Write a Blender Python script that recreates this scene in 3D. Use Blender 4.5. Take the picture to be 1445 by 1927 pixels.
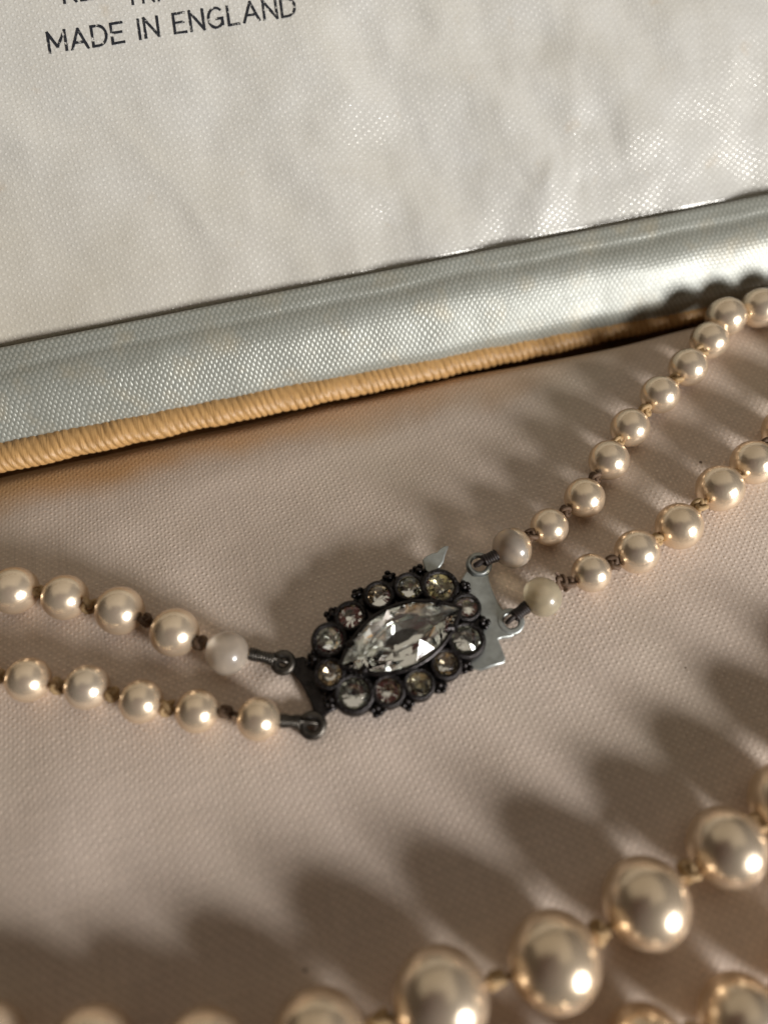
import bpy, bmesh, math, random
from mathutils import Vector, Matrix, noise

# ---------------------------------------------------------------- scene, camera, light
sc = bpy.context.scene
for o in list(bpy.data.objects): bpy.data.objects.remove(o)
sc.unit_settings.scale_length = 0.01            # one unit is one centimetre
C = sc.collection
random.seed(7)

TH, DIST, LENS, SENS = math.radians(25), 8.7, 26.0, 34.6
cam = bpy.data.cameras.new('camera'); camo = bpy.data.objects.new('camera', cam); C.objects.link(camo)
camo.location = (0, -math.sin(TH) * DIST, math.cos(TH) * DIST); camo.rotation_euler = (TH, 0, 0)
cam.sensor_fit = 'VERTICAL'; cam.sensor_height = SENS; cam.sensor_width = SENS; cam.lens = LENS
cam.clip_start = 0.05; cam.clip_end = 1000
cam.dof.use_dof = True; cam.dof.focus_distance = 8.65; cam.dof.aperture_fstop = 0.098
sc.camera = camo

w = bpy.data.worlds.new('World'); sc.world = w; w.use_nodes = True
bg = w.node_tree.nodes['Background']; bg.inputs[0].default_value = (1.0, 0.78, 0.60, 1); bg.inputs[1].default_value = 0.045

LDIR = Vector((0.735, -0.575, 0.365)).normalized()      # towards the window, low on the right
kl = bpy.data.lights.new('window_light', 'AREA'); kl.shape = 'RECTANGLE'; kl.size = 15; kl.size_y = 17
kl.energy = 57500; kl.color = (1.0, 0.99, 0.98)
ko = bpy.data.objects.new('window_light', kl); C.objects.link(ko)
ko.location = LDIR * 62; ko.rotation_euler = LDIR.to_track_quat('Z', 'Y').to_euler()
# broad fill lamp added to lift the pad's shadows, high behind the open lid; the phone keeps it off the near pearls
CDIR = Vector((-0.12, 0.50, 0.86)).normalized()
cl = bpy.data.lights.new('overhead_fill', 'AREA'); cl.shape = 'RECTANGLE'; cl.size = 150; cl.size_y = 120; cl.energy = 20000; cl.color = (1.0, 0.90, 0.73)
co = bpy.data.objects.new('overhead_fill', cl); C.objects.link(co)
co.location = CDIR * 85; co.rotation_euler = CDIR.to_track_quat('Z', 'Y').to_euler()

sc.view_settings.view_transform = 'Standard'; sc.view_settings.look = 'None'
sc.view_settings.exposure = 0.0; sc.view_settings.gamma = 1.0
sc.render.engine = 'CYCLES'; sc.cycles.use_denoising = True
sc.cycles.max_bounces = 14; sc.cycles.transmission_bounces = 12; sc.cycles.glossy_bounces = 6
sc.cycles.sample_clamp_indirect = 8.0
sc.cycles.filter_width = 1.3

# ---------------------------------------------------------------- measuring helpers
FPX, CX, CY = LENS / SENS * 1927, 722.5, 963.5
cdir = Vector((0, -math.sin(TH), math.cos(TH))); cup = Vector((0, math.cos(TH), math.sin(TH)))
def ray(px, py): return -cdir + Vector((1, 0, 0)) * ((px - CX) / FPX) - cup * ((py - CY) / FPX)
def at(px, py, z=0.0):
    """the point at height z above the pad that the photograph shows at px, py"""
    d = ray(px, py); return camo.location + d * ((z - camo.location.z) / d.z)
def depth(p): return -(p - camo.location).dot(cdir)

# the box's own frame: s runs along the hinge, t across it, away from the camera
A0 = at(0, 897); B0 = at(1330, 608)
ES = (B0 - A0).normalized(); ET = Vector((-ES.y, ES.x, 0)); T0 = A0.dot(ET)
def box(s, t, z=0.0): return ES * s + ET * (t + T0) + Vector((0, 0, z))
def st(p): return p.dot(ES), p.dot(ET) - T0

# ---------------------------------------------------------------- mesh helpers
class MB:
    def __init__(s): s.v = []; s.f = []; s.m = []; s.sm = []
    def add(s, vs, fs, m=0, smooth=True):
        o = len(s.v); s.v += [tuple(x) for x in vs]
        for f in fs: s.f.append(tuple(i + o for i in f)); s.m.append(m); s.sm.append(smooth)
        return s
    def sphere(s, c, r, nu=12, nv=8, m=0):
        c = Vector(c); vs = [c + Vector((0, 0, r))]
        for j in range(1, nv):
            a = math.pi * j / nv
            for i in range(nu):
                b = 2 * math.pi * i / nu
                vs.append(c + Vector((math.sin(a) * math.cos(b), math.sin(a) * math.sin(b), math.cos(a))) * r)
        vs.append(c - Vector((0, 0, r))); n = len(vs) - 1; fs = []
        for i in range(nu):
            k = (i + 1) % nu
            fs.append((0, 1 + i, 1 + k))
            for j in range(nv - 2):
                a = 1 + j * nu
                fs.append((a + i, a + nu + i, a + nu + k, a + k))
            a = 1 + (nv - 2) * nu
            fs.append((a + i, n, a + k))
        return s.add(vs, fs, m)
    def tube(s, pts, rad, n=8, closed=False, m=0, caps=True):
        pts = [Vector(p) for p in pts]; N = len(pts); vs = []; fs = []
        rad = rad if isinstance(rad, (list, tuple)) else [rad] * N
        up = None
        for i, p in enumerate(pts):
            a = pts[(i - 1) % N] if (closed or i > 0) else p
            b = pts[(i + 1) % N] if (closed or i < N - 1) else p
            t = (b - a).normalized()
            if up is None:
                up = Vector((0, 0, 1)) if abs(t.z) < 0.9 else Vector((1, 0, 0))
            up = (up - t * up.dot(t)).normalized(); q = t.cross(up)
            for k in range(n):
                x = 2 * math.pi * k / n
                vs.append(p + (up * math.cos(x) + q * math.sin(x)) * rad[i])
        for i in range(N if closed else N - 1):
            j = (i + 1) % N
            for k in range(n):
                l = (k + 1) % n
                fs.append((i * n + k, i * n + l, j * n + l, j * n + k))
        if caps and not closed:
            fs.append(tuple(range(n))); fs.append(tuple((N - 1) * n + k for k in reversed(range(n))))
        return s.add(vs, fs, m)
    def lathe(s, prof, c=(0, 0, 0), n=32, m=0, closed=False):
        c = Vector(c); vs = []; fs = []; K = len(prof)
        for i in range(n):
            a = 2 * math.pi * i / n
            for r, z in prof: vs.append(c + Vector((r * math.cos(a), r * math.sin(a), z)))
        for i in range(n):
            j = (i + 1) % n
            for k in range(K if closed else K - 1):
                l = (k + 1) % K
                fs.append((i * K + k, j * K + k, j * K + l, i * K + l))
        return s.add(vs, fs, m)
    def plate(s, poly, z0, z1, bev=0.012, m=0):
        """extruded outline with a rounded upper rim; poly is a list of (x, y), anticlockwise"""
        N = len(poly); c = Vector((sum(p[0] for p in poly) / N, sum(p[1] for p in poly) / N))
        def inset(d):
            out = []
            for i in range(N):
                a = Vector(poly[i - 1]); b = Vector(poly[i]); e = Vector(poly[(i + 1) % N])
                t = ((b - a).normalized() + (e - b).normalized())
                t = t.normalized() if t.length > 1e-6 else (e - b).normalized()
                out.append(b + Vector((-t.y, t.x)) * d)
            return out
        rings = [(poly, z0), (poly, z1 - bev), (inset(bev * .4), z1 - bev * .3), (inset(bev), z1)]
        vs = [Vector((p[0], p[1], z)) for r, z in rings for p in r]; fs = []
        for k in range(3):
            for i in range(N):
                j = (i + 1) % N
                fs.append((k * N + i, k * N + j, (k + 1) * N + j, (k + 1) * N + i))
        s.add(vs, fs, m, True)
        s.add([Vector((p[0], p[1], z1)) for p in rings[3][0]], [tuple(range(N))], m, False)
        s.add([Vector((p[0], p[1], z0)) for p in poly], [tuple(reversed(range(N)))], m, False)
        return s
    def mesh(s, name, mats):
        me = bpy.data.meshes.new(name); me.from_pydata(s.v, [], s.f); me.update()
        for m in mats: me.materials.append(m)
        me.polygons.foreach_set('material_index', s.m); me.polygons.foreach_set('use_smooth', s.sm)
        return me
    def build(s, name, mats, parent=None, **kw):
        return obj(name, s.mesh(name, mats if isinstance(mats, list) else [mats]), parent, **kw)

WLOC = {}
def obj(name, data, parent=None, loc=None, mat=None):
    """link one object; loc and mat are in world space, whatever the parent"""
    o = bpy.data.objects.new(name, data); C.objects.link(o)
    M = mat.copy() if mat is not None else Matrix.Translation(loc or (0, 0, 0))
    WLOC[o] = M
    if parent is not None:
        o.parent = parent; o.matrix_parent_inverse = WLOC[parent].inverted()
    o.matrix_basis = M
    return o
def smooth01(x): x = max(0.0, min(1.0, x)); return x * x * (3 - 2 * x)

# ---------------------------------------------------------------- materials
def mat(name):
    m = bpy.data.materials.new(name); m.use_nodes = True
    nt = m.node_tree; return m, nt, nt.nodes['Principled BSDF']
class NT:
    def __init__(s, nt): s.nt = nt
    def n(s, t, **kw):
        x = s.nt.nodes.new(t)
        for k, v in kw.items(): setattr(x, k, v)
        return x
    def L(s, a, b): s.nt.links.new(a, b)
    def math(s, op, a, b=None, c=None, clamp=False):
        x = s.n('ShaderNodeMath', operation=op); x.use_clamp = clamp
        for i, v in enumerate((a, b, c)):
            if v is None: continue
            if isinstance(v, (int, float)): x.inputs[i].default_value = v
            else: s.L(v, x.inputs[i])
        return x.outputs[0]
    def mix(s, f, a, b, bl='MIX'):
        x = s.n('ShaderNodeMix', data_type='RGBA', blend_type=bl)
        for i, v in ((0, f), (6, a), (7, b)):
            if isinstance(v, (int, float)): x.inputs[i].default_value = v
            elif isinstance(v, tuple): x.inputs[i].default_value = v + (1,) if len(v) == 3 else v
            else: s.L(v, x.inputs[i])
        return x.outputs[2]
    def noise(s, vec, scale, detail=3, rough=.5):
        x = s.n('ShaderNodeTexNoise'); x.inputs['Scale'].default_value = scale
        x.inputs['Detail'].default_value = detail; x.inputs['Roughness'].default_value = rough
        if vec is not None: s.L(vec, x.inputs['Vector'])
        return x.outputs['Fac']
    def ramp(s, fac, stops):
        x = s.n('ShaderNodeValToRGB'); e = x.color_ramp.elements
        while len(e) < len(stops): e.new(.5)
        for el, (p, c) in zip(e, stops): el.position = p; el.color = c + (1,) if len(c) == 3 else c
        s.L(fac, x.inputs[0]); return x.outputs[0]

def satin(name, warp_lit, weft_shaded, cu, cv, slub=.05, du=.34, dv=.42, bump=.011, rough=(.34, .55), spec=.6, stain=None, irregular=.35, lustre=.2, weave_amt=1.0):
    """woven satin: rows of short thread floats standing proud of the ground weave; UV is in centimetres"""
    m, nt, P = mat(name); N = NT(nt)
    uv = N.n('ShaderNodeUVMap', uv_map='cloth').outputs[0]
    wob = N.n('ShaderNodeTexNoise'); wob.inputs['Scale'].default_value = 2.2; wob.inputs['Detail'].default_value = 2
    N.L(uv, wob.inputs['Vector'])
    sub = N.n('ShaderNodeVectorMath', operation='SUBTRACT'); N.L(wob.outputs['Color'], sub.inputs[0]); sub.inputs[1].default_value = (.5, .5, .5)
    mul = N.n('ShaderNodeVectorMath', operation='SCALE'); N.L(sub.outputs[0], mul.inputs[0]); mul.inputs['Scale'].default_value = .09
    add = N.n('ShaderNodeVectorMath', operation='ADD'); N.L(uv, add.inputs[0]); N.L(mul.outputs[0], add.inputs[1])
    sep = N.n('ShaderNodeSeparateXYZ'); N.L(add.outputs[0], sep.inputs[0])
    v = N.math('DIVIDE', sep.outputs[1], cv); row = N.math('FLOOR', v)
    sh = N.math('MULTIPLY', N.math('FLOORED_MODULO', row, 2.0), .5)
    u = N.math('ADD', N.math('DIVIDE', sep.outputs[0], cu), sh); col = N.math('FLOOR', u)
    fu = N.math('SUBTRACT', N.math('SUBTRACT', u, col), .5); fv = N.math('SUBTRACT', N.math('SUBTRACT', v, row), .5)
    cell = N.n('ShaderNodeCombineXYZ'); N.L(col, cell.inputs[0]); N.L(row, cell.inputs[1])
    wn = N.n('ShaderNodeTexWhiteNoise', noise_dimensions='2D'); N.L(cell.outputs[0], wn.inputs['Vector'])
    amp = N.math('MULTIPLY_ADD', wn.outputs['Value'], irregular, 1 - irregular)
    du2 = N.math('POWER', N.math('DIVIDE', fu, du), 2.0); dv2 = N.math('POWER', N.math('DIVIDE', fv, dv), 2.0)
    dot = N.math('MULTIPLY', N.math('SUBTRACT', 1.0, N.math('ADD', du2, dv2), clamp=True), amp)
    # fine thread ribs in between
    rib = N.math('MULTIPLY_ADD', N.math('SINE', N.math('MULTIPLY', u, math.pi * 4)), .12, 0.0)
    big = N.noise(uv, 1.1, 4, .55); fine = N.noise(uv, 55, 2, .6)
    hgt = N.math('ADD', N.math('ADD', dot, rib), N.math('MULTIPLY', fine, .35))
    b = N.n('ShaderNodeBump'); b.inputs['Strength'].default_value = 1.0; b.inputs['Distance'].default_value = bump
    N.L(hgt, b.inputs['Height']); N.L(b.outputs[0], P.inputs['Normal'])
    f = N.math('MULTIPLY', dot, weave_amt, clamp=True)
    colr = N.mix(f, weft_shaded, warp_lit)  # thread colours with float glint and gap shade mixed in
    tone = N.ramp(big, [(.3, (.93, .92, .90)), (.7, (1.03, 1.03, 1.04))])
    colr = N.mix(1.0, colr, tone, 'MULTIPLY')
    colr = N.mix(1.0, colr, N.ramp(fine, [(.25, (.9, .9, .9)), (.75, (1.08, 1.08, 1.08))]), 'MULTIPLY')
    for sc_ in ((34, 1.4, 1), (1.4, 30, 1)):     # slubs: uneven threads running both ways
        mp = N.n('ShaderNodeMapping'); mp.inputs['Scale'].default_value = sc_; N.L(uv, mp.inputs[0])
        colr = N.mix(1.0, colr, N.ramp(N.noise(mp.outputs[0], 1.0, 2, .6), [(.28, (1 - slub * 1.6,) * 3), (.72, (1 + slub,) * 3)]), 'MULTIPLY')
    P.inputs['Metallic'].default_value = lustre
    if stain:
        colr = stain(N, uv, colr)
    N.L(colr, P.inputs['Base Color'])
    r = N.math('MULTIPLY_ADD', f, rough[0] - rough[1], rough[1]); N.L(r, P.inputs['Roughness'])
    P.inputs['Specular IOR Level'].default_value = spec
    P.inputs['Sheen Weight'].default_value = .12; P.inputs['Sheen Roughness'].default_value = .4
    return m

def pad_stain(N, uv, colr):
    sep = N.n('ShaderNodeSeparateXYZ'); N.L(uv, sep.inputs[0])
    # foxing creeping in from the glued edge (t = 0), stronger to the left
    wav = N.noise(uv, .8, 2, .5)
    edge = N.math('ADD', sep.outputs[1], N.math('MULTIPLY_ADD', wav, .9, -.40))
    k = N.n('ShaderNodeMapRange', interpolation_type='SMOOTHSTEP'); k.inputs[1].default_value = -.38; k.inputs[2].default_value = .16
    N.L(edge, k.inputs[0])
    l = N.n('ShaderNodeMapRange'); l.inputs[1].default_value = 3.5; l.inputs[2].default_value = -4.5; l.inputs[3].default_value = .25; l.inputs[4].default_value = 1.0
    N.L(sep.outputs[0], l.inputs[0])
    colr = N.mix(N.math('MULTIPLY', N.math('MULTIPLY', k.outputs[0], l.outputs[0]), .95), colr, (.56, .31, .11))
    olive = N.ramp(N.noise(uv, .55, 3, .5), [(.5, (0, 0, 0)), (.75, (1, 1, 1))])
    colr = N.mix(N.math('MULTIPLY', olive, .25), colr, (.52, .45, .30))
    vor = N.n('ShaderNodeTexVoronoi'); vor.inputs['Scale'].default_value = 1.15; N.L(uv, vor.inputs['Vector'])
    speck = N.math('LESS_THAN', vor.outputs['Distance'], .022)
    return N.mix(N.math('MULTIPLY', speck, .8), colr, (.09, .05, .03))
def lid_tint(N, uv, colr):
    sep = N.n('ShaderNodeSeparateXYZ'); N.L(uv, sep.inputs[0])
    l = N.n('ShaderNodeMapRange'); l.inputs[1].default_value = 2.0; l.inputs[2].default_value = -5; N.L(sep.outputs[0], l.inputs[0])
    q = N.n('ShaderNodeMapRange'); q.inputs[1].default_value = 2.6; q.inputs[2].default_value = .2; N.L(sep.outputs[1], q.inputs[0])
    f = N.math('MULTIPLY', N.math('MULTIPLY', l.outputs[0], q.outputs[0]), .55)
    colr = N.mix(f, colr, (.64, .55, .39))  # browner towards the left and the hinge
    spot = N.ramp(N.noise(uv, 2.4, 3, .5), [(.66, (0, 0, 0)), (.76, (1, 1, 1))])
    return N.mix(N.math('MULTIPLY', spot, .22), colr, (.62, .46, .28))
def band_stain(N, uv, colr):
    spot = N.ramp(N.noise(uv, 1.7, 4, .6), [(.52, (0, 0, 0)), (.72, (1, 1, 1))])
    return N.mix(N.math('MULTIPLY', spot, .40), colr, (.40, .33, .21))

M_PAD = satin('pink_satin', (.84, .70, .585), (.65, .535, .445), .088, .040, du=.24, dv=.48, bump=.0042, rough=(.42, .6), spec=.45, lustre=.10, stain=pad_stain, irregular=.55, weave_amt=.8)
M_LID = satin('ivory_satin', (.955, .935, .875), (.785, .765, .705), .106, .0425, slub=.03, du=.18, dv=.44, bump=.0034, rough=(.26, .31), spec=.9, lustre=.28, stain=lid_tint)
M_BAND = satin('grey_satin', (.44, .44, .385), (.255, .262, .225), .066, .050, du=.33, dv=.62, bump=.0036, rough=(.36, .43), spec=.8, lustre=.20, stain=band_stain, irregular=.25)

def nacre(name, base, metallic=.73, rough=.26):
    m, nt, P = mat(name); N = NT(nt)
    tc = N.n('ShaderNodeTexCoord').outputs['Object']
    oi = N.n('ShaderNodeObjectInfo').outputs['Random']
    vadd = N.n('ShaderNodeVectorMath', operation='ADD'); N.L(tc, vadd.inputs[0]); N.L(oi, vadd.inputs[1])
    n1 = N.noise(vadd.outputs[0], 1.6, 3, .5)
    c = N.ramp(n1, [(.3, tuple(x * .9 for x in base)), (.7, base)])
    warm = N.mix(N.math('MULTIPLY', oi, .35), c, (base[0] * .98, base[1] * .86, base[2] * .68))
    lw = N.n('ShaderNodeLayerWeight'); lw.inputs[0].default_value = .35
    c2 = N.mix(N.math('MULTIPLY', lw.outputs['Facing'], .55), warm, (.50, .32, .18))  # brown rim painted into the colour for the pad's grazing reflection
    N.L(c2, P.inputs['Base Color'])
    P.inputs['Metallic'].default_value = metallic; P.inputs['Roughness'].default_value = rough
    P.inputs['Coat Weight'].default_value = .25; P.inputs['Coat Roughness'].default_value = .20; P.inputs['Coat IOR'].default_value = 1.6
    b = N.n('ShaderNodeBump'); b.inputs['Strength'].default_value = .12; b.inputs['Distance'].default_value = .02
    N.L(N.noise(vadd.outputs[0], 9, 3, .55), b.inputs['Height']); N.L(b.outputs[0], P.inputs['Normal'])
    return m
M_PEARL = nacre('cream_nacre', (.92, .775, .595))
def plain(name, col, rough=.6, metallic=0.0, spec=.5, noise_amt=.25, scale=8, bump=0.0, coat=0.0, sss=0.0):
    m, nt, P = mat(name); N = NT(nt)
    tc = N.n('ShaderNodeTexCoord').outputs['Object']
    n1 = N.noise(tc, scale, 4, .6)
    N.L(N.ramp(n1, [(.3, tuple(x * (1 - noise_amt) for x in col)), (.7, tuple(min(1, x * (1 + noise_amt)) for x in col))]), P.inputs['Base Color'])
    N.L(N.math('MULTIPLY_ADD', n1, .3, rough - .15), P.inputs['Roughness'])
    P.inputs['Metallic'].default_value = metallic; P.inputs['Specular IOR Level'].default_value = spec
    P.inputs['Coat Weight'].default_value = coat; P.inputs['Coat Roughness'].default_value = .12
    if sss:
        P.inputs['Subsurface Weight'].default_value = sss; P.inputs['Subsurface Radius'].default_value = (.35, .26, .17); P.inputs['Subsurface Scale'].default_value = 1.0
    if bump:
        b = N.n('ShaderNodeBump'); b.inputs['Strength'].default_value = .6; b.inputs['Distance'].default_value = bump
        N.L(N.noise(tc, scale * 4, 3, .6), b.inputs['Height']); N.L(b.outputs[0], P.inputs['Normal'])
    return m
M_WORN = plain('worn_bead', (.78, .68, .56), .36, noise_amt=.15, scale=2, coat=.8)
M_WORN_Y = plain('worn_bead_yellowed', (.74, .66, .48), .42, noise_amt=.15, scale=2, coat=.5)
for m in (M_WORN, M_WORN_Y):
    P = m.node_tree.nodes['Principled BSDF']; P.inputs['Transmission Weight'].default_value = .72; P.inputs['IOR'].default_value = 1.33
M_KNOT = plain('silk_thread', (.40, .26, .12), .55, spec=.5, noise_amt=.45, scale=14, bump=.006)
M_KNOTD = plain('silk_thread_soiled', (.12, .068, .036), .6, spec=.5, noise_amt=.45, scale=14, bump=.006)
M_COIL = plain('blackened_coil', (.022, .014, .011), .5, noise_amt=.5, scale=14, bump=.005)
M_WIRE = plain('tarnished_wire', (.075, .066, .055), .38, metallic=.85, noise_amt=.5, scale=12, bump=.004)
M_DARK = plain('blackened_metal', (.036, .032, .031), .30, metallic=.9, noise_amt=.5, scale=9, bump=.006)
M_STEEL = plain('dull_silver', (.36, .375, .355), .42, metallic=.75, noise_amt=.2, scale=9, bump=.004)
M_GROOVE = plain('box_board', (.30, .18, .09), .8, noise_amt=.4, scale=3)
M_PHONE = plain('phone_shell', (.12, .036, .04), .5, noise_amt=.1, scale=1, spec=.2)

def cord_mat():
    m, nt, P = mat('gold_braid'); N = NT(nt)
    uv = N.n('ShaderNodeUVMap', uv_map='cloth').outputs[0]
    mp = N.n('ShaderNodeMapping'); mp.inputs['Scale'].default_value = (60, 6, 1); N.L(uv, mp.inputs[0])
    n1 = N.noise(mp.outputs[0], 1.0, 3, .6); n2 = N.noise(uv, 1.3, 3, .5)
    c = N.ramp(n1, [(.25, (.30, .155, .05)), (.75, (.62, .375, .15))])
    c = N.mix(N.math('MULTIPLY', n2, .5), c, (.46, .26, .095))
    N.L(c, P.inputs['Base Color']); P.inputs['Roughness'].default_value = .42; P.inputs['Specular IOR Level'].default_value = .55
    b = N.n('ShaderNodeBump'); b.inputs['Strength'].default_value = .8; b.inputs['Distance'].default_value = .014
    N.L(n1, b.inputs['Height']); N.L(b.outputs[0], P.inputs['Normal'])
    return m
M_CORD = cord_mat()
def glass_mat():
    m, nt, P = mat('cut_glass')
    P.inputs['Base Color'].default_value = (.98, .99, .97, 1); P.inputs['Transmission Weight'].default_value = 1.0
    P.inputs['Roughness'].default_value = .015; P.inputs['IOR'].default_value = 1.6
    return m
M_GLASS = glass_mat()
def foil(name, col, rough=.12):
    m, nt, P = mat(name); N = NT(nt)
    tc = N.n('ShaderNodeTexCoord').outputs['Object']
    n = N.noise(tc, 5, 4, .6)
    N.L(N.ramp(n, [(.33, tuple(x * .55 for x in col)), (.5, col), (.8, tuple(min(1, x * 1.15) for x in col))]), P.inputs['Base Color'])
    P.inputs['Metallic'].default_value = .95; P.inputs['Roughness'].default_value = rough
    return m
M_FOIL = foil('silver_foil', (.97, .98, .92), .10)
M_FOILS = [foil('yellowed_foil', (.92, .84, .60), .06), foil('browned_foil', (.86, .70, .50), .07), foil('grey_foil', (.90, .90, .80), .06)]
def ink_mat():
    m, nt, P = mat('printed_ink'); N = NT(nt)
    uv = N.n('ShaderNodeTexCoord').outputs['Object']
    P.inputs['Base Color'].default_value = (.012, .014, .02, 1); P.inputs['Roughness'].default_value = .55
    n = N.noise(uv, 16, 3, .7); a = N.ramp(n, [(.36, (0, 0, 0)), (.46, (1, 1, 1))])
    N.L(a, P.inputs['Alpha'])
    return m
M_INK = ink_mat()

# ---------------------------------------------------------------- the jewellery box
boxroot = obj('jewellery_box', None, loc=box(0, 0, -.95)); boxroot.empty_display_size = .5
boxroot['label'] = 'open satin lined jewellery box with gold piping and printed ivory lid'; boxroot['category'] = 'box'

def grid_mesh(name, fn, u0, u1, nu, v0, v1, nv, m):
    vs = []; uvs = []
    for j in range(nv + 1):
        for i in range(nu + 1):
            u = u0 + (u1 - u0) * i / nu; v = v0 + (v1 - v0) * j / nv
            p, t = fn(u, v); vs.append(p); uvs.append(t)
    fs = [(j * (nu + 1) + i, j * (nu + 1) + i + 1, (j + 1) * (nu + 1) + i + 1, (j + 1) * (nu + 1) + i) for j in range(nv) for i in range(nu)]
    me = bpy.data.meshes.new(name); me.from_pydata(vs, [], fs); me.update()
    ul = me.uv_layers.new(name='cloth')
    flat = []
    for f in fs:
        for i in f: flat += list(uvs[i])
    ul.data.foreach_set('uv', flat)
    me.polygons.foreach_set('use_smooth', [True] * len(fs)); me.materials.append(m)
    return me
def nz(x, y, k=0.0): return noise.noise(Vector((x, y, k)))

# dents and puckers of the pad: (px, py, angle, length, width, height)
def ridge_sum(lst, s, t):
    h = 0.0
    for (s0, t0, ca, sa, ln, wd, am) in lst:
        a = (s - s0) * ca + (t - t0) * sa; b = -(s - s0) * sa + (t - t0) * ca
        if abs(a) > 3 * ln or abs(b) > 3 * wd: continue
        h += am * math.exp(-(a / ln) ** 2 - (b / wd) ** 2)
    return h
PADR = []
for px, py, ang, ln, wd, am in [(520, 1280, 20, .35, .16, .028), (120, 1560, 75, .9, .55, .03), (880, 1400, 14, 1.4, .5, -.02), (1150, 1240, 12, 1.2, .35, .02),
                                (250, 960, 12, 1.5, .3, .015), (620, 1050, 40, .9, .25, -.02), (1300, 870, 60, .7, .3, -.03), (1000, 830, 10, .9, .2, .015)]:
    s, t = st(at(px, py, -.05)); PADR.append((s, t, math.cos(math.radians(ang)), math.sin(math.radians(ang)), ln, wd, am))
def pad_edge(s): return .43 - .26 * smooth01(s / 4.0)
def padz(s, t):
    z = .030 * nz(s * .45, t * .45, 3.1) + .010 * nz(s * 1.3, t * 1.3, 8.2) + ridge_sum(PADR, s, t)
    z += .015 * math.exp(-((t + .4) / .3) ** 2)
    z += .07
    if t < -4.6: z -= .008 * (t + 4.6) ** 2
    if t > -4.6: z -= .022 * (t + 4.6) ** 2 * (1 - .60 * smooth01(s / 4.5))
    e = .30 + .06 * nz(s * .6, 0, 5.5)
    x = (t - pad_edge(s) + e) / e
    if x > 0: z -= .30 * (1 - math.sqrt(max(0, 1 - min(1, x) ** 2.4)))
    return z
def pad_fn(s, t):
    t = min(t, pad_edge(s)); tt = t + .03 * nz(s * .7, .0, 1.7) * smooth01((t + 1) / 1)
    return box(s, tt, padz(s, t)), (s, t)
# a fine strip at the rolled edge, a coarser sheet in front of it, in one grid with graded rows
def graded(v): return .43 - 9.43 * (1 - v) ** 1.6
pad = obj('base_pad', grid_mesh('base_pad', lambda u, v: pad_fn(u, graded(v)), -9, 10, 380, 0, 1, 210, M_PAD), boxroot)
pad['label'] = 'pinkish beige satin pad with brown age stains along its edge'
gv = MB(); a = [box(-9, -.5, -.95), box(10, -.5, -.95), box(10, .9, -.95), box(-9, .9, -.95)]
gv.add(a, [(0, 1, 2, 3)], 0, False); gv.add([box(-9, .9, -.95), box(10, .9, -.95), box(10, .9, .1), box(-9, .9, .1)], [(0, 1, 2, 3)], 0, False)
gv.build('box_floor', M_GROOVE, boxroot)

# gold piping: a wound cord lying in the groove, sinking a little to the right
CR = .180
def cord_c(s): return .36 + .019 * (s + 4.5) + .012 * nz(s * .9, 2, 2), -.13 - .029 * (s + 4.5) + .012 * nz(s * .8, 9, 4)
def cord_fn(s, v):
    a = 2 * math.pi * v
    tc, zc = cord_c(s)
    pitch = .093 * (1 + .0 * s)
    ph = s / pitch - 4.0 * v + .8 * nz(s * 1.7, 1, 7) + .25 * nz(s * 6, a, 2)
    fr = ph - math.floor(ph)
    rib = math.sqrt(max(0, 1 - (2 * fr - 1) ** 2)) * (.027 + .010 * nz(s * 4, 3, 3))
    wob = .020 * nz(s * 3.1, math.cos(a) * .8, math.sin(a) * .8)
    r = CR - .020 + rib + wob
    return box(s, tc + math.cos(a) * r * 1.14, zc + math.sin(a) * r * .82), (s, v * 2 * math.pi * CR)
cord = obj('piping_cord', grid_mesh('piping_cord', cord_fn, -7, 8, 1500, 0, 1, 26, M_CORD), boxroot)
cord['label'] = 'ribbed gold piping cord along the pad'

# grey satin band between piping and lid: cross-section (t, z)
BP = [(.42, -.42), (.44, -.18), (.475, -.05), (.58, .09), (.70, .23), (.80, .335), (.90, .415), (1.01, .475), (1.12, .52), (1.23, .555), (1.29, .585), (1.335, .59), (1.36, .565), (1.372, .50), (1.372, .38)]
BL = [0.0]
for a, b in zip(BP, BP[1:]): BL.append(BL[-1] + math.hypot(b[0] - a[0], b[1] - a[1]))
def prof(l):
    for i in range(len(BL) - 1):
        if l <= BL[i + 1]:
            k = (l - BL[i]) / (BL[i + 1] - BL[i])
            p0, p1, p2, p3 = BP[max(0, i - 1)], BP[i], BP[i + 1], BP[min(len(BP) - 1, i + 2)]
            return tuple(.5 * (2 * b + (c - a) * k + (2 * a - 5 * b + 4 * c - d) * k * k + (3 * b - a - 3 * c + d) * k ** 3) for a, b, c, d in zip(p0, p1, p2, p3))
    return BP[-1]
def band_fn(s, v):
    l = v * BL[-1]; t, z = prof(l)
    h = .022 * nz(s * .8, l * 1.2, 1.2) + .012 * nz(s * 2.0, l * 3, 6.2) + .02 * math.sin(math.pi * v)
    # a soft crease below the fold
    h -= .030 * math.exp(-((l - 1.22 - .05 * nz(s * .9, 3, 3)) / .07) ** 2)
    return box(s, t - h * .7, z + h * .7), (s, l)
obj('hinge_band', grid_mesh('hinge_band', band_fn, -8, 10, 300, 0, 1, 60, M_BAND), boxroot)['label'] = 'grey green satin band covering the hinge'

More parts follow.
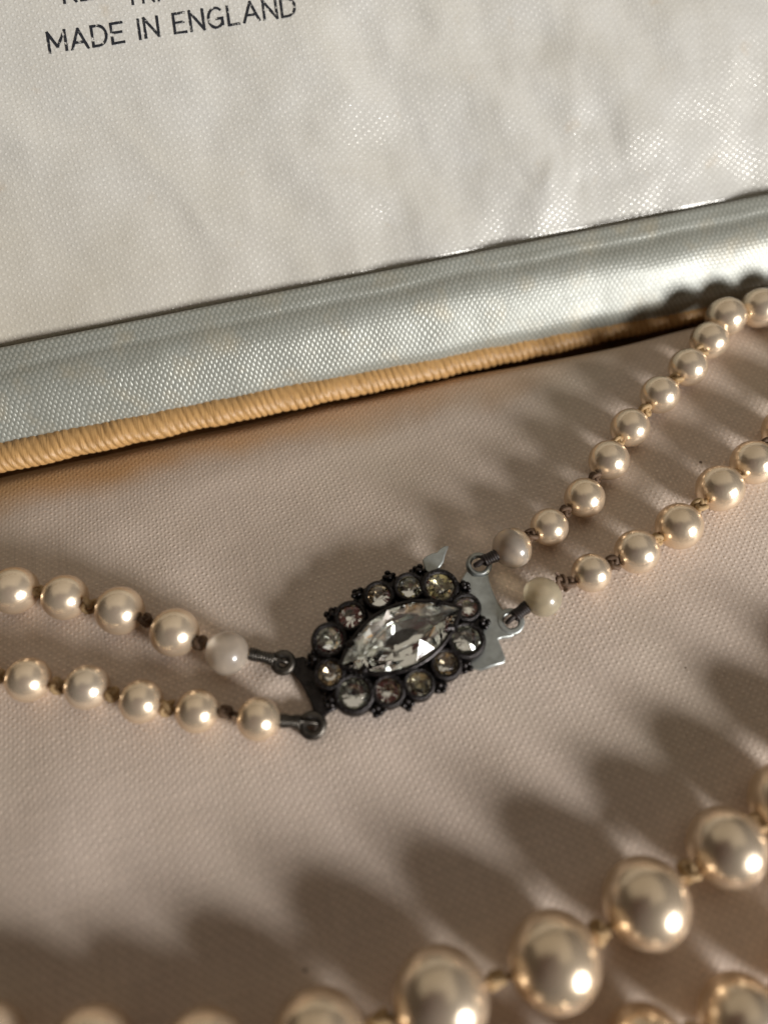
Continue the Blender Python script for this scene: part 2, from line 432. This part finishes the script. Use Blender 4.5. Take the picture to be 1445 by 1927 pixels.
# lid lining: padded ivory satin, leaning back behind the band
LA = math.radians(30); LO = (1.40, .45)
LX = ES; LY = ET * math.cos(LA) + Vector((0, 0, math.sin(LA))); LN = LX.cross(LY)
LORG = box(0, LO[0], LO[1])
def lid_sq(px, py):
    d = ray(px, py); k = (LORG - camo.location).dot(LN) / d.dot(LN); p = camo.location + d * k - LORG
    return p.dot(LX), p.dot(LY)
LIDR = []
for px, py, ang, ln, wd, am in [(1075, 215, 80, .42, .16, .045), (1150, 260, 100, .40, .13, -.050), (1030, 330, 60, .22, .10, .045), (985, 340, 110, .18, .06, -.020), (1085, 345, 70, .20, .11, -.045),
                                (930, 120, 115, .5, .15, -.025), (830, 230, 110, .55, .14, -.022), (1180, 70, 120, .4, .12, .03), (1310, 150, 100, .7, .25, .02), (1400, 120, 80, .5, .16, -.03),
                                (270, 290, 118, .55, .13, .022), (380, 420, 115, .35, .10, .020), (560, 400, 95, .9, .3, -.016), (150, 470, 90, .8, .3, -.016), (700, 330, 100, .6, .2, .014), (40, 260, 100, .7, .2, .014), (1250, 300, 95, .4, .15, .02)]:
    s, q = lid_sq(px, py); LIDR.append((s, q, math.cos(math.radians(ang)), math.sin(math.radians(ang)), ln, wd, am))
def lidh(s, q):
    k = .45 + .55 * smooth01((s + 2.0) / 4.0)
    h = .045 * nz(s * .35, q * .35, 2.2) + k * (.105 * nz(s * .95 + q * .3, q * .75, 4.4) + .040 * nz(s * 2.1, q * 1.7, 1.4) + .006 * nz(s * 5.5, q * 3.6, 7.4)) + ridge_sum(LIDR, s, q) * .55
    e = .13; x = (e - q) / e
    if x > 0: h -= .22 * (1 - math.sqrt(max(0, 1 - min(1, x) ** 2.6)))
    return h
def lid_pt(s, q, off=0.0): return LORG + LX * s + LY * q + LN * (lidh(s, q) + off)
lid = obj('lid_lining', grid_mesh('lid_lining', lambda s, v: (lid_pt(s, 7.0 * v ** 1.35), (s, 7.0 * v ** 1.35)), -8, 10, 420, 0, 1, 190, M_LID), boxroot)
lid['label'] = 'padded ivory satin lid lining with a printed maker line'

def arc(cx, cy, rx, ry, a0, a1, n=10):
    return [(cx + rx * math.cos(math.radians(a0 + (a1 - a0) * i / n)), cy + ry * math.sin(math.radians(a0 + (a1 - a0) * i / n))) for i in range(n + 1)]
GLYPH = {   # width and pen strokes of each printed capital
    'M': (.84, [[(0, 0), (0, 1)], [(0, 1), (.42, .22)], [(.42, .22), (.84, 1)], [(.84, 1), (.84, 0)]]),
    'A': (.78, [[(0, 0), (.39, 1)], [(.39, 1), (.78, 0)], [(.15, .33), (.63, .33)]]),
    'D': (.70, [[(0, 0), (0, 1)], [(0, 1), (.28, 1)] + arc(.28, .5, .42, .5, 90, -90) + [(0, 0)]]),
    'E': (.56, [[(0, 0), (0, 1)], [(0, 1), (.56, 1)], [(0, .53), (.48, .53)], [(0, 0), (.56, 0)]]),
    'I': (.02, [[(0, 0), (0, 1)]]),
    'N': (.66, [[(0, 0), (0, 1)], [(0, 1), (.66, 0)], [(.66, 0), (.66, 1)]]),
    'G': (.74, [arc(.38, .5, .38, .5, 50, 325, 16), [(.70, .12), (.70, .44)], [(.42, .44), (.70, .44)]]),
    'L': (.52, [[(0, 1), (0, 0)], [(0, 0), (.52, 0)]]),
    'R': (.60, [[(0, 0), (0, 1)], [(0, 1), (.30, 1)] + arc(.30, .75, .26, .25, 90, -90) + [(0, .5)], [(.28, .5), (.60, 0)]]),
    'T': (.66, [[(0, 1), (.66, 1)], [(.33, 1), (.33, 0)]]), ' ': (.28, [])}
def lettering(text, p0, p1, cap, pen=.135):
    """print on the lid: baseline runs from pixel p0 to p1, capitals cap pixels tall; one part for each letter"""
    gap = .27; total = sum(GLYPH[c][0] + gap for c in text) - gap
    a = Vector(lid_sq(*p0)); b = Vector(lid_sq(*p1))
    d = Vector((p1[0] - p0[0], p1[1] - p0[1])).normalized(); upx = Vector((d.y, -d.x)) * cap
    c_ = Vector(lid_sq(p0[0] + upx.x, p0[1] + upx.y)); x = 0.0; rnd = random.Random(len(text))
    for ch in text:
        wd, strokes = GLYPH[ch]; mbl = MB(); dy = rnd.uniform(-.015, .015)
        for st_ in strokes:
            left = []; right = []
            fine_ = []
            for (xa, ya), (xb, yb) in zip(st_, st_[1:]):
                k = max(1, int(math.hypot(xb - xa, yb - ya) / .15))
                fine_ += [(xa + (xb - xa) * i / k, ya + (yb - ya) * i / k) for i in range(k)]
            fine_.append(st_[-1])
            for i, (u, v) in enumerate(fine_):
                e = Vector(fine_[min(i + 1, len(fine_) - 1)]) - Vector(fine_[max(i - 1, 0)]); e.normalize()
                ext = -pen * .45 if i == 0 else (pen * .45 if i == len(fine_) - 1 else 0)
                w_ = pen * .5 * (1 + .22 * noise.noise(Vector((x * 3 + u * 5, v * 5, 4))))
                for lst, sg in ((left, 1), (right, -1)):
                    gx = (x + u + e.x * ext - e.y * w_ * sg) / total; gy = v + dy + e.y * ext + e.x * w_ * sg
                    q = a + (b - a) * gx + (c_ - a) * gy
                    lst.append(lid_pt(q.x, q.y, .006))
            n = len(left); mbl.add(left + right, [(i, i + 1, n + i + 1, n + i) for i in range(n - 1)], 0, False)
        if strokes: mbl.build('letter', M_INK, lid)
        x += wd + gap
lettering('MADE IN ENGLAND', (96, 101), (557, 31), 37)
lettering('REG', (124, 8), (212, -5), 33)
lettering('TRADE', (241, 12), (384, -10), 33)

# ---------------------------------------------------------------- the necklace
clasp_at = at(752, 1205)
neck = obj('pearl_necklace', None, loc=clasp_at); neck.empty_display_size = .5
neck['label'] = 'two strand cream pearl necklace with dark rhinestone clasp lying on the satin pad'; neck['category'] = 'necklace'

def pearl_mesh(name, seed, amt, mats, cap=None):
    b = MB().sphere((0, 0, 0), 1, 40, 28); vs = []
    for v in b.v:
        v = Vector(v); d = 1 + amt * noise.noise(v * .9 + Vector((seed, 0, 0))) + amt * .3 * noise.noise(v * 2.6 + Vector((0, seed, 0)))
        vs.append(tuple(v * d))
    b.v = vs
    if cap is not None:
        for i, f in enumerate(b.f):
            c = sum((Vector(b.v[k]) for k in f), Vector()) / len(f)
            if c.x > cap + .06 * noise.noise(c * 3): b.m[i] = 1
    return b.mesh(name, mats)
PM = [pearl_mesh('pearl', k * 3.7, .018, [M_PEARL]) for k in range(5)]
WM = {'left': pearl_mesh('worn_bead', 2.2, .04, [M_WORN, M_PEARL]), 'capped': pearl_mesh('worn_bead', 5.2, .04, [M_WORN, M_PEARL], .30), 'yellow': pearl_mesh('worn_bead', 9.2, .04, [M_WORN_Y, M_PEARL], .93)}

def knot_mesh(m, seed):
    b = MB(); rnd = random.Random(seed); pts = []
    n = 48; k1 = rnd.uniform(.75, 1.1)
    for i in range(n):                          # a pulled-tight overhand knot
        t = 2 * math.pi * i / n
        pts.append((-.62 * math.sin(3 * t), (math.sin(t) + 2 * math.sin(2 * t)) * .26, (math.cos(t) - 2 * math.cos(2 * t)) * .26 * k1))
    b.tube(pts, .36, 7, closed=True)
    b.tube([(-1.5, 0, 0), (-.5, .1, .05), (.5, -.1, .05), (1.5, 0, 0)], .33, 7)
    return b.mesh('knot', [m])
KM = [knot_mesh(M_KNOT, k) for k in range(3)]; KD = [knot_mesh(M_KNOTD, k + 5) for k in range(3)]
def frame(p, xdir, spin=0.0):
    x = xdir.normalized(); q = Vector((1, 0, 0)).rotation_difference(x)
    return Matrix.Translation(p) @ q.to_matrix().to_4x4() @ Matrix.Rotation(spin, 4, 'X')

rp = random.Random(3)
def place(px, py, rpx, lift=0.0):
    """centre and radius of a bead resting on the pad where the photograph shows it"""
    p = at(px, py, .2); r = rpx * depth(p) / FPX
    for _ in range(3):
        s, t = st(p); z = padz(s, min(t, -.30)) + r * .985 + lift
        p = at(px, py, z); r = rpx * depth(p) / FPX / (1 + .5 * (((px - CX) ** 2 + (py - CY) ** 2) / FPX ** 2) * 0)
    return p, r
def strand(items, dark_first=1, dark_share=.35):
    """items run from the clasp outwards: (px, py, radius in pixels, kind, lift)"""
    pts = [(place(i[0], i[1], i[2], i[4] if len(i) > 4 else 0.0), i[3] if len(i) > 3 else 'p') for i in items]
    for k, ((p, r), kind) in enumerate(pts):
        q = pts[k + 1][0][0] if k + 1 < len(pts) else p + (p - pts[k - 1][0][0])
        ax = q - p
        if kind == 'p':
            M = frame(p, ax, rp.uniform(0, 6.28)) @ Matrix.Diagonal((r, r, r, 1))
            obj('pearl', PM[rp.randrange(5)], neck, mat=M)
        else:
            M = frame(p, ax, rp.uniform(0, 6.28)) @ Matrix.Diagonal((r * (.92 if kind != 'left' else 1), r, r, 1))
            o = obj('worn_bead', WM[kind], neck, mat=M)
            o['label'] = {'left': 'pale worn bead left of the clasp', 'capped': 'pale worn bead with shiny cap', 'yellow': 'yellowed matte bead right of the clasp'}[kind]
        if k + 1 < len(pts):
            r2 = pts[k + 1][0][1]; d = ax.length; gap = d - r - r2
            c = p + ax.normalized() * (r + gap / 2); kr = .078 * (1.0 if r < .3 else 1.15) * rp.uniform(.9, 1.15)
            c = c + Vector((rp.uniform(-.02, .02), rp.uniform(-.02, .02), rp.uniform(-.01, .025)))
            kx = max(kr * .75, gap * .42)
            mesh = (KD if (k < dark_first or rp.random() < dark_share) else KM)[rp.randrange(3)]
            obj('knot', mesh, neck, mat=frame(c, ax, rp.uniform(0, 6.28)) @ Matrix.Diagonal((kx, kr, kr, 1)))
    return pts
S_R1 = strand([(963, 1031, 39, 'capped'), (1033, 992, 36), (1099, 937, 38), (1145, 866, 38), (1185, 805, 36.5), (1241, 743, 36), (1294, 691, 36), (1334, 641, 35.5), (1365, 597, 37), (1429, 580, 37), (1500, 566, 37), (1572, 548, 37), (1642, 534, 37)], dark_first=2)
S_R2 = strand([(1020, 1123, 38, 'yellow'), (1112, 1078, 37), (1198, 1038, 42), (1277, 990, 44), (1354, 919, 44), (1417, 870, 42), (1478, 808, 43), (1536, 742, 43), (1590, 674, 42)], dark_first=2)
S_L1 = strand([(428, 1229, 41, 'left'), (329, 1190, 46), (226, 1149, 46), (123, 1124, 43), (28, 1111, 45), (-72, 1098, 46), (-172, 1090, 46)])
S_L2 = strand([(486, 1353, 41), (371, 1338, 41), (266, 1320, 41), (165, 1293, 42), (54, 1279, 42), (-52, 1262, 43), (-155, 1250, 44)])
S_B1 = strand([(1720, 1322, 72), (1604, 1412, 73), (1484, 1508, 74), (1366, 1594, 74), (1214, 1698, 82), (1042, 1808, 88), (828, 1880, 92), (600, 1958, 90), (382, 1988, 84), (168, 1984, 84), (-40, 1975, 84)], dark_first=0, dark_share=0)
S_B2 = strand([(1690, 1740, 74), (1545, 1832, 76), (1392, 1916, 78), (1216, 1978, 80), (1040, 2060, 84), (850, 2130, 86), (650, 2185, 86), (450, 2210, 84)], dark_first=0, dark_share=0)

# ---- clasp
ZT = .30                                        # height of the stone girdles above the pad
def pt(px, py, z=ZT): return at(px, py, z)
def rr(px, py, r, z=ZT): return r * depth(at(px, py, z)) / FPX
STONES = [(828, 1104, 26), (770, 1104, 21), (713, 1120, 21), (659, 1159, 22), (620, 1204, 24.5), (620, 1267, 22), (666, 1304, 28), (731, 1299, 23), (788, 1286, 22), (839, 1248, 22), (877, 1203, 26), (878, 1141, 20)]
cen = pt(752, 1200, 0)
# mount: scalloped tray under the stones
outl = []
for k in range(72):
    a = 2 * math.pi * k / 72; d = Vector((math.cos(a), math.sin(a))); best = .2
    for sx, sy, sr in STONES:
        p = pt(sx, sy, .2) - cen; p = Vector((p.x, p.y)); R = rr(sx, sy, sr) * 1.46
        b = p.dot(d); q = p.length_squared - b * b
        if b > 0 and q < R * R: best = max(best, b + math.sqrt(R * R - q))
    outl.append(best)
outl = [max(v, .45 * (outl[i - 1] + outl[(i + 1) % 72])) for i, v in enumerate(outl)]
poly = [(cen.x + math.cos(2 * math.pi * k / 72) * outl[k], cen.y + math.sin(2 * math.pi * k / 72) * outl[k]) for k in range(72)]
mb = MB().plate(poly, .05, .19, .03)
clasp = mb.build('clasp', M_DARK, neck)
clasp['label'] = 'oval blackened clasp set with clear rhinestones'

def brilliant(n=8, table=.55, crown=.30, pav=.72, seed=0):
    """cut glass of unit radius: faceted crown and pavilion, with foil behind the pavilion"""
    rnd = random.Random(seed); b = MB(); g = [(math.cos(2 * math.pi * i / (2 * n)), math.sin(2 * math.pi * i / (2 * n)), rnd.uniform(-.09, .03)) for i in range(2 * n)]
    t = [(table * math.cos(2 * math.pi * (i + .5) / n), table * math.sin(2 * math.pi * (i + .5) / n), crown) for i in range(n)]
    cu, cv = rnd.uniform(-.12, .12), rnd.uniform(-.12, .12); vs = g + t + [(cu, cv, -pav)]; c = len(vs) - 1; G = 2 * n; fs = [tuple(G + i for i in range(n))]
    for i in range(n):
        a, m_, e = 2 * i, (2 * i + 1) % G, (2 * i + 2) % G; T = G + i; Tn = G + (i - 1) % n
        fs += [(a, m_, T), (m_, e, T), (a, T, Tn)]
        fs += [(m_, a, c), (e, m_, c)]
    b.add(vs, fs, 0, False)
    k = 1.02; vs2 = [(x * k, y * k, z - .03) for x, y, z in g] + [(cu, cv, -pav - .05)]
    b.add(vs2, [(i, (i + 1) % G, G) for i in range(G)], 1, False)
    return b
tone = [0, 0, 1, 1, 2, 1, 2, 1, 0, 1, 2, 0]
RS = [brilliant(6 + k % 3, .46 + .06 * (k % 2), .34, .50 + .09 * (k % 4), k).mesh('round_stone', [M_GLASS, M_FOILS[t]]) for k, t in enumerate(tone)]
def bezel_mesh(seed):
    b = MB().lathe([(1.50, -.95), (1.50, -.35), (1.42, -.08), (1.30, .05), (1.13, .08), (1.02, .0), (.99, -.12), (1.0, -.35), (.9, -.86), (0, -.88)], n=36)
    rnd = random.Random(seed)
    for i in range(20):
        a = 2 * math.pi * i / 20 + rnd.uniform(-.05, .05)
        b.sphere((1.22 * math.cos(a), 1.22 * math.sin(a), .06), .085 * rnd.uniform(.8, 1.15), 7, 5)
    return b.mesh('bezel', [M_DARK])
BZ = [bezel_mesh(k) for k in range(3)]
for k, (sx, sy, sr) in enumerate(STONES):
    z = ZT - .02; p = pt(sx, sy, z); r = rr(sx, sy, sr, z)
    tilt = Vector((p.x - cen.x, p.y - cen.y, 0)) * .10
    R = Vector((0, 0, 1)).rotation_difference((Vector((0, 0, 1)) + tilt + Vector((rp.uniform(-.06, .06), rp.uniform(-.06, .06), 0))).normalized()).to_matrix().to_4x4()
    M = Matrix.Translation(p) @ R @ Matrix.Rotation(rp.uniform(0, 6.28), 4, 'Z') @ Matrix.Diagonal((r, r, r, 1))
    obj('bezel', BZ[k % 3], clasp, mat=M)
    M2 = Matrix.Translation(p + Vector((0, 0, -.004))) @ R @ Matrix.Rotation(rp.uniform(0, 6.28), 4, 'Z') @ Matrix.Diagonal((r * 1.0, r * 1.0, r, 1))
    obj('round_stone', RS[k], clasp, mat=M2)

# marquise stone
ZM = ZT + .055
mt0 = pt(645, 1250, ZM); mt1 = pt(862, 1146, ZM); mc = (mt0 + mt1) / 2; ma = (mt1 - mt0).length / 2
mang = math.atan2((mt1 - mt0).y, (mt1 - mt0).x)
def marq(u, a, b): # outline point of a pointed oval, u in 0..1
    x = math.cos(2 * math.pi * u); sg = 1 if math.sin(2 * math.pi * u) >= 0 else -1
    return Vector((a * x, sg * b * (1 - abs(x) ** 2.1) ** .96))
mbw = rr(752, 1195, 57, ZM)
def marquise():
    b = MB(); n = 16; US = [i / n for i in range(n)]
    g = [marq(u, ma, mbw) for u in US]
    vs = [(p.x, p.y, 0) for p in g]; t8 = [marq((i + .5) / 8, ma * .54, mbw * .54) for i in range(8)]
    vs += [(p.x, p.y, .13 + .012 * math.sin(i * 2.1)) for i, p in enumerate(t8)]; l8 = [marq((i) / 8, ma * .50, mbw * .50) for i in range(8)]
    vs += [(p.x, p.y, -.10) for p in l8]; vs += [(-ma * .12, 0, -.19), (ma * .12, 0, -.19)]
    T, Q = n, n + 8; c0, c1 = n + 16, n + 17
    fs = [tuple(T + i for i in range(8))]
    for i in range(8):
        a, m_, e = 2 * i, 2 * i + 1, (2 * i + 2) % n
        fs += [(a, m_, T + i), (m_, e, T + i), (a, T + i, T + (i - 1) % 8)]
        q, q2 = Q + i, Q + (i + 1) % 8
        fs += [(m_, a, q), (e, m_, q2), (m_, q, q2)]
    pav = [(Q + 0, c1, Q + 1), (Q + 1, c1, Q + 2), (Q + 2, c1, c0), (Q + 2, c0, Q + 3), (Q + 3, c0, Q + 4), (Q + 4, c0, Q + 5), (Q + 5, c0, Q + 6), (Q + 6, c0, c1), (Q + 6, c1, Q + 7), (Q + 7, c1, Q + 0)]
    fs += [tuple(reversed(f)) for f in pav] if False else pav
    b.add(vs, fs, 0, False)
    k = 1.02
    vs2 = [(p.x * k, p.y * k, -.012) for p in g] + [(p.x * k, p.y * k, -.115) for p in l8] + [(-ma * .12, 0, -.205), (ma * .12, 0, -.205)]
    Q = n; c0, c1 = n + 8, n + 9; f2 = []
    for i in range(8):
        a, m_, e = 2 * i, 2 * i + 1, (2 * i + 2) % n; q, q2 = Q + i, Q + (i + 1) % 8
        f2 += [(m_, a, q), (e, m_, q2), (m_, q, q2)]
    f2 += [(Q + 0, c1, Q + 1), (Q + 1, c1, Q + 2), (Q + 2, c1, c0), (Q + 2, c0, Q + 3), (Q + 3, c0, Q + 4), (Q + 4, c0, Q + 5), (Q + 5, c0, Q + 6), (Q + 6, c0, c1), (Q + 6, c1, Q + 7), (Q + 7, c1, Q + 0)]
    b.add(vs2, f2, 1, False)
    me = b.mesh('marquise_stone', [M_GLASS, M_FOIL])
    bm = bmesh.new(); bm.from_mesh(me); bmesh.ops.recalc_face_normals(bm, faces=bm.faces); bm.to_mesh(me); bm.free()
    return me
for me in RS:
    bm = bmesh.new(); bm.from_mesh(me); bmesh.ops.recalc_face_normals(bm, faces=bm.faces); bm.to_mesh(me); bm.free()
MM = Matrix.Translation(mc) @ Matrix.Rotation(mang, 4, 'Z')
o = obj('marquise_stone', marquise(), clasp, mat=MM); o['label'] = 'large pointed oval clear glass stone'
# its rim: a wire round the girdle, a wall below and four prongs
b = MB(); K = 64
ring = [marq(i / K, ma * 1.04, mbw * 1.06) for i in range(K)]
b.tube([(p.x, p.y, -.03) for p in ring], .028, 7, closed=True)
vs = [(p.x, p.y, z) for z in (-.03, -.24) for p in ring]
b.add(vs, [(i, (i + 1) % K, K + (i + 1) % K, K + i) for i in range(K)])
for u in (.115, .385, .615, .885):
    p = marq(u, ma * 1.03, mbw * 1.05); q = marq(u, ma * .93, mbw * .93)
    b.tube([(p.x, p.y, -.2), (p.x, p.y, .0), ((p.x + q.x) / 2, (p.y + q.y) / 2, .035), (q.x, q.y, .032)], [.05, .048, .04, .028], 8)
b.build('marquise_bezel', M_DARK, clasp, mat=MM)

# bead clusters round the rim
CL = [(613, 1155), (666, 1111), (730, 1077), (791, 1065), (882, 1099), (919, 1171), (886, 1259), (835, 1302), (768, 1335), (706, 1347), (612, 1326), (578, 1245)]
def cluster_mesh(seed):
    b = MB(); rnd = random.Random(seed)
    for x, y, z, r in [(.085, 0, .05, .03), (.05, .038, .06, .03), (.05, -.038, .06, .03), (.02, 0, .085, .032), (.01, .06, .05, .026), (.01, -.06, .05, .026)]:
        b.sphere((x + rnd.uniform(-.006, .006), y + rnd.uniform(-.006, .006), z), r, 10, 7)
    b.plate([(-.14, -.05), (.03, -.06), (.08, -.02), (.08, .02), (.03, .06), (-.14, .05)], -.05, .05, .015)
    return b.mesh('bead_cluster', [M_DARK])
CMs = [cluster_mesh(k) for k in range(3)]
for k, (x, y) in enumerate(CL):
    p = pt(x, y, .2); d = p - cen; a = math.atan2(d.y, d.x); d2 = Vector((d.x, d.y, 0)).normalized()
    obj('bead_cluster', CMs[k % 3], clasp, mat=Matrix.Translation(Vector((p.x, p.y, .14)) - d2 * .095) @ Matrix.Rotation(a, 4, 'Z') @ Matrix.Diagonal((1.0, 1.2, 1.1, 1)))

# silver tongue plate with two eyelets, and the release tab
def pxpoly(pts, z): 
    q = [at(x, y, z) for x, y in pts]; q = [(p.x, p.y) for p in q]
    ar = sum(q[i - 1][0] * q[i][1] - q[i][0] * q[i - 1][1] for i in range(len(q)))
    return q if ar > 0 else q[::-1]
b = MB()
b.plate(pxpoly([(868, 1090), (878, 1074), (889, 1083), (908, 1084), (919, 1080), (920, 1092), (927, 1112), (938, 1136), (948, 1150), (946, 1172), (952, 1184), (972, 1190), (962, 1199), (945, 1201), (937, 1203), (944, 1220), (951, 1238), (949, 1248), (928, 1254), (905, 1262), (880, 1255), (850, 1200)], .14), .105, .150, .016)
for x, y, ro, ri in [(901, 1062, 24.5, 14.5), (961, 1169, 26, 14)]:
    p = at(x, y, .15); R, r = rr(x, y, ro, .15), rr(x, y, ri, .15)
    b.lathe([(r, -.034), (r, .004), (r + .02, .014), (r + .05, .006), (R - .01, .005), (R, -.004), (R, -.034)], (p.x, p.y, .15), 32, closed=True)
b.build('tongue_plate', M_STEEL, clasp)
b = MB(); b.plate(pxpoly([(795, 1053), (801, 1047), (812, 1041), (822, 1039), (829, 1031), (838, 1026.5), (844, 1028), (838, 1043), (835, 1056), (829, 1066), (815, 1080), (800, 1075)], .16), .125, .165, .014)
b.build('release_tab', M_STEEL, clasp)
# dark end bar with two lugs on the left
b = MB(); b.plate(pxpoly([(548, 1240), (570, 1235), (600, 1250), (625, 1300), (640, 1330), (622, 1340), (606, 1349), (592, 1344), (583, 1318), (566, 1285), (548, 1262)], .1), .06, .115, .015)
b.build('end_bar', M_DARK, clasp)
LUGS = [(533, 1247, 16), (588, 1365, 19)]
for x, y, R in LUGS:
    p = at(x, y, .13); R1 = rr(x, y, R, .13)
    MB().tube([(R1 * math.cos(2 * math.pi * i / 28), R1 * math.sin(2 * math.pi * i / 28), 0) for i in range(28)], .047, 10, closed=True).build('lug_ring', M_WIRE, clasp, mat=Matrix.Translation(p) @ Matrix.Rotation(.12, 4, 'X'))

# coiled wire loops that tie the strands on
def coil(p, q, r, turns, wire, m, name='thread_coil', ring=None):
    b = MB(); d = q - p; L = d.length; F = frame(p, d); n = int(turns * 12); pts = []
    for i in range(n + 1):
        k = i / n; a = 2 * math.pi * turns * k; pts.append(F @ Vector((L * k, math.cos(a) * r * (1 + .08 * math.sin(k * 9)), math.sin(a) * r)))
    b.tube(pts, wire, 6)
    b.tube([p, q], r * .8, 8)
    if ring is not None:
        x = d.normalized(); side = x.cross(Vector((0, 0, 1))).normalized()
        lp = []
        for i in range(13):
            a = math.pi * i / 12
            lp.append(q + x * (ring * math.sin(a)) + Vector((0, 0, 1)) * (r * .75 * math.cos(a)))
        b.tube(lp, wire * 1.5, 7)
    return b.build(name, m, neck)
coil(at(470, 1230, .20), at(517, 1241, .17), .054, 9, .014, M_WIRE, ring=.13)
coil(at(527, 1356, .19), at(566, 1359, .17), .056, 8, .014, M_WIRE, ring=.16)
coil(at(935, 1044, .22), at(910, 1056, .19), .052, 6, .017, M_COIL, ring=.10)
coil(at(993, 1140, .22), at(968, 1160, .19), .052, 7, .017, M_COIL, ring=.10)
for x, y, k in ((1056, 1094, .062),):
    obj('knot', KD[1], neck, mat=frame(at(x, y, .27), Vector((.6, -1, -.3)), x) @ Matrix.Diagonal((k * 1.15, k, k, 1)))

# ---------------------------------------------------------------- the phone taking the picture: every pearl mirrors it as a dark oval
pc = Matrix.Translation(camo.location) @ Matrix.Rotation(TH, 4, 'X')
poly = []
for cxn, cyn, a0 in ((3.5, 7.1, 0), (-3.5, 7.1, 90), (-3.5, -7.1, 180), (3.5, -7.1, 270)):
    for i in range(7):
        a = math.radians(a0 + 15 * i); poly.append((cxn + .8 * math.cos(a), cyn + .8 * math.sin(a)))
ph = MB().plate(poly, 0, .8, .1)
phone = ph.build('phone', M_PHONE, None, mat=pc @ Matrix.Translation((-2.2, -4.6, .35)))
phone['label'] = 'dark phone held above the box, mirrored as a dark oval in the pearls'; phone['category'] = 'phone'
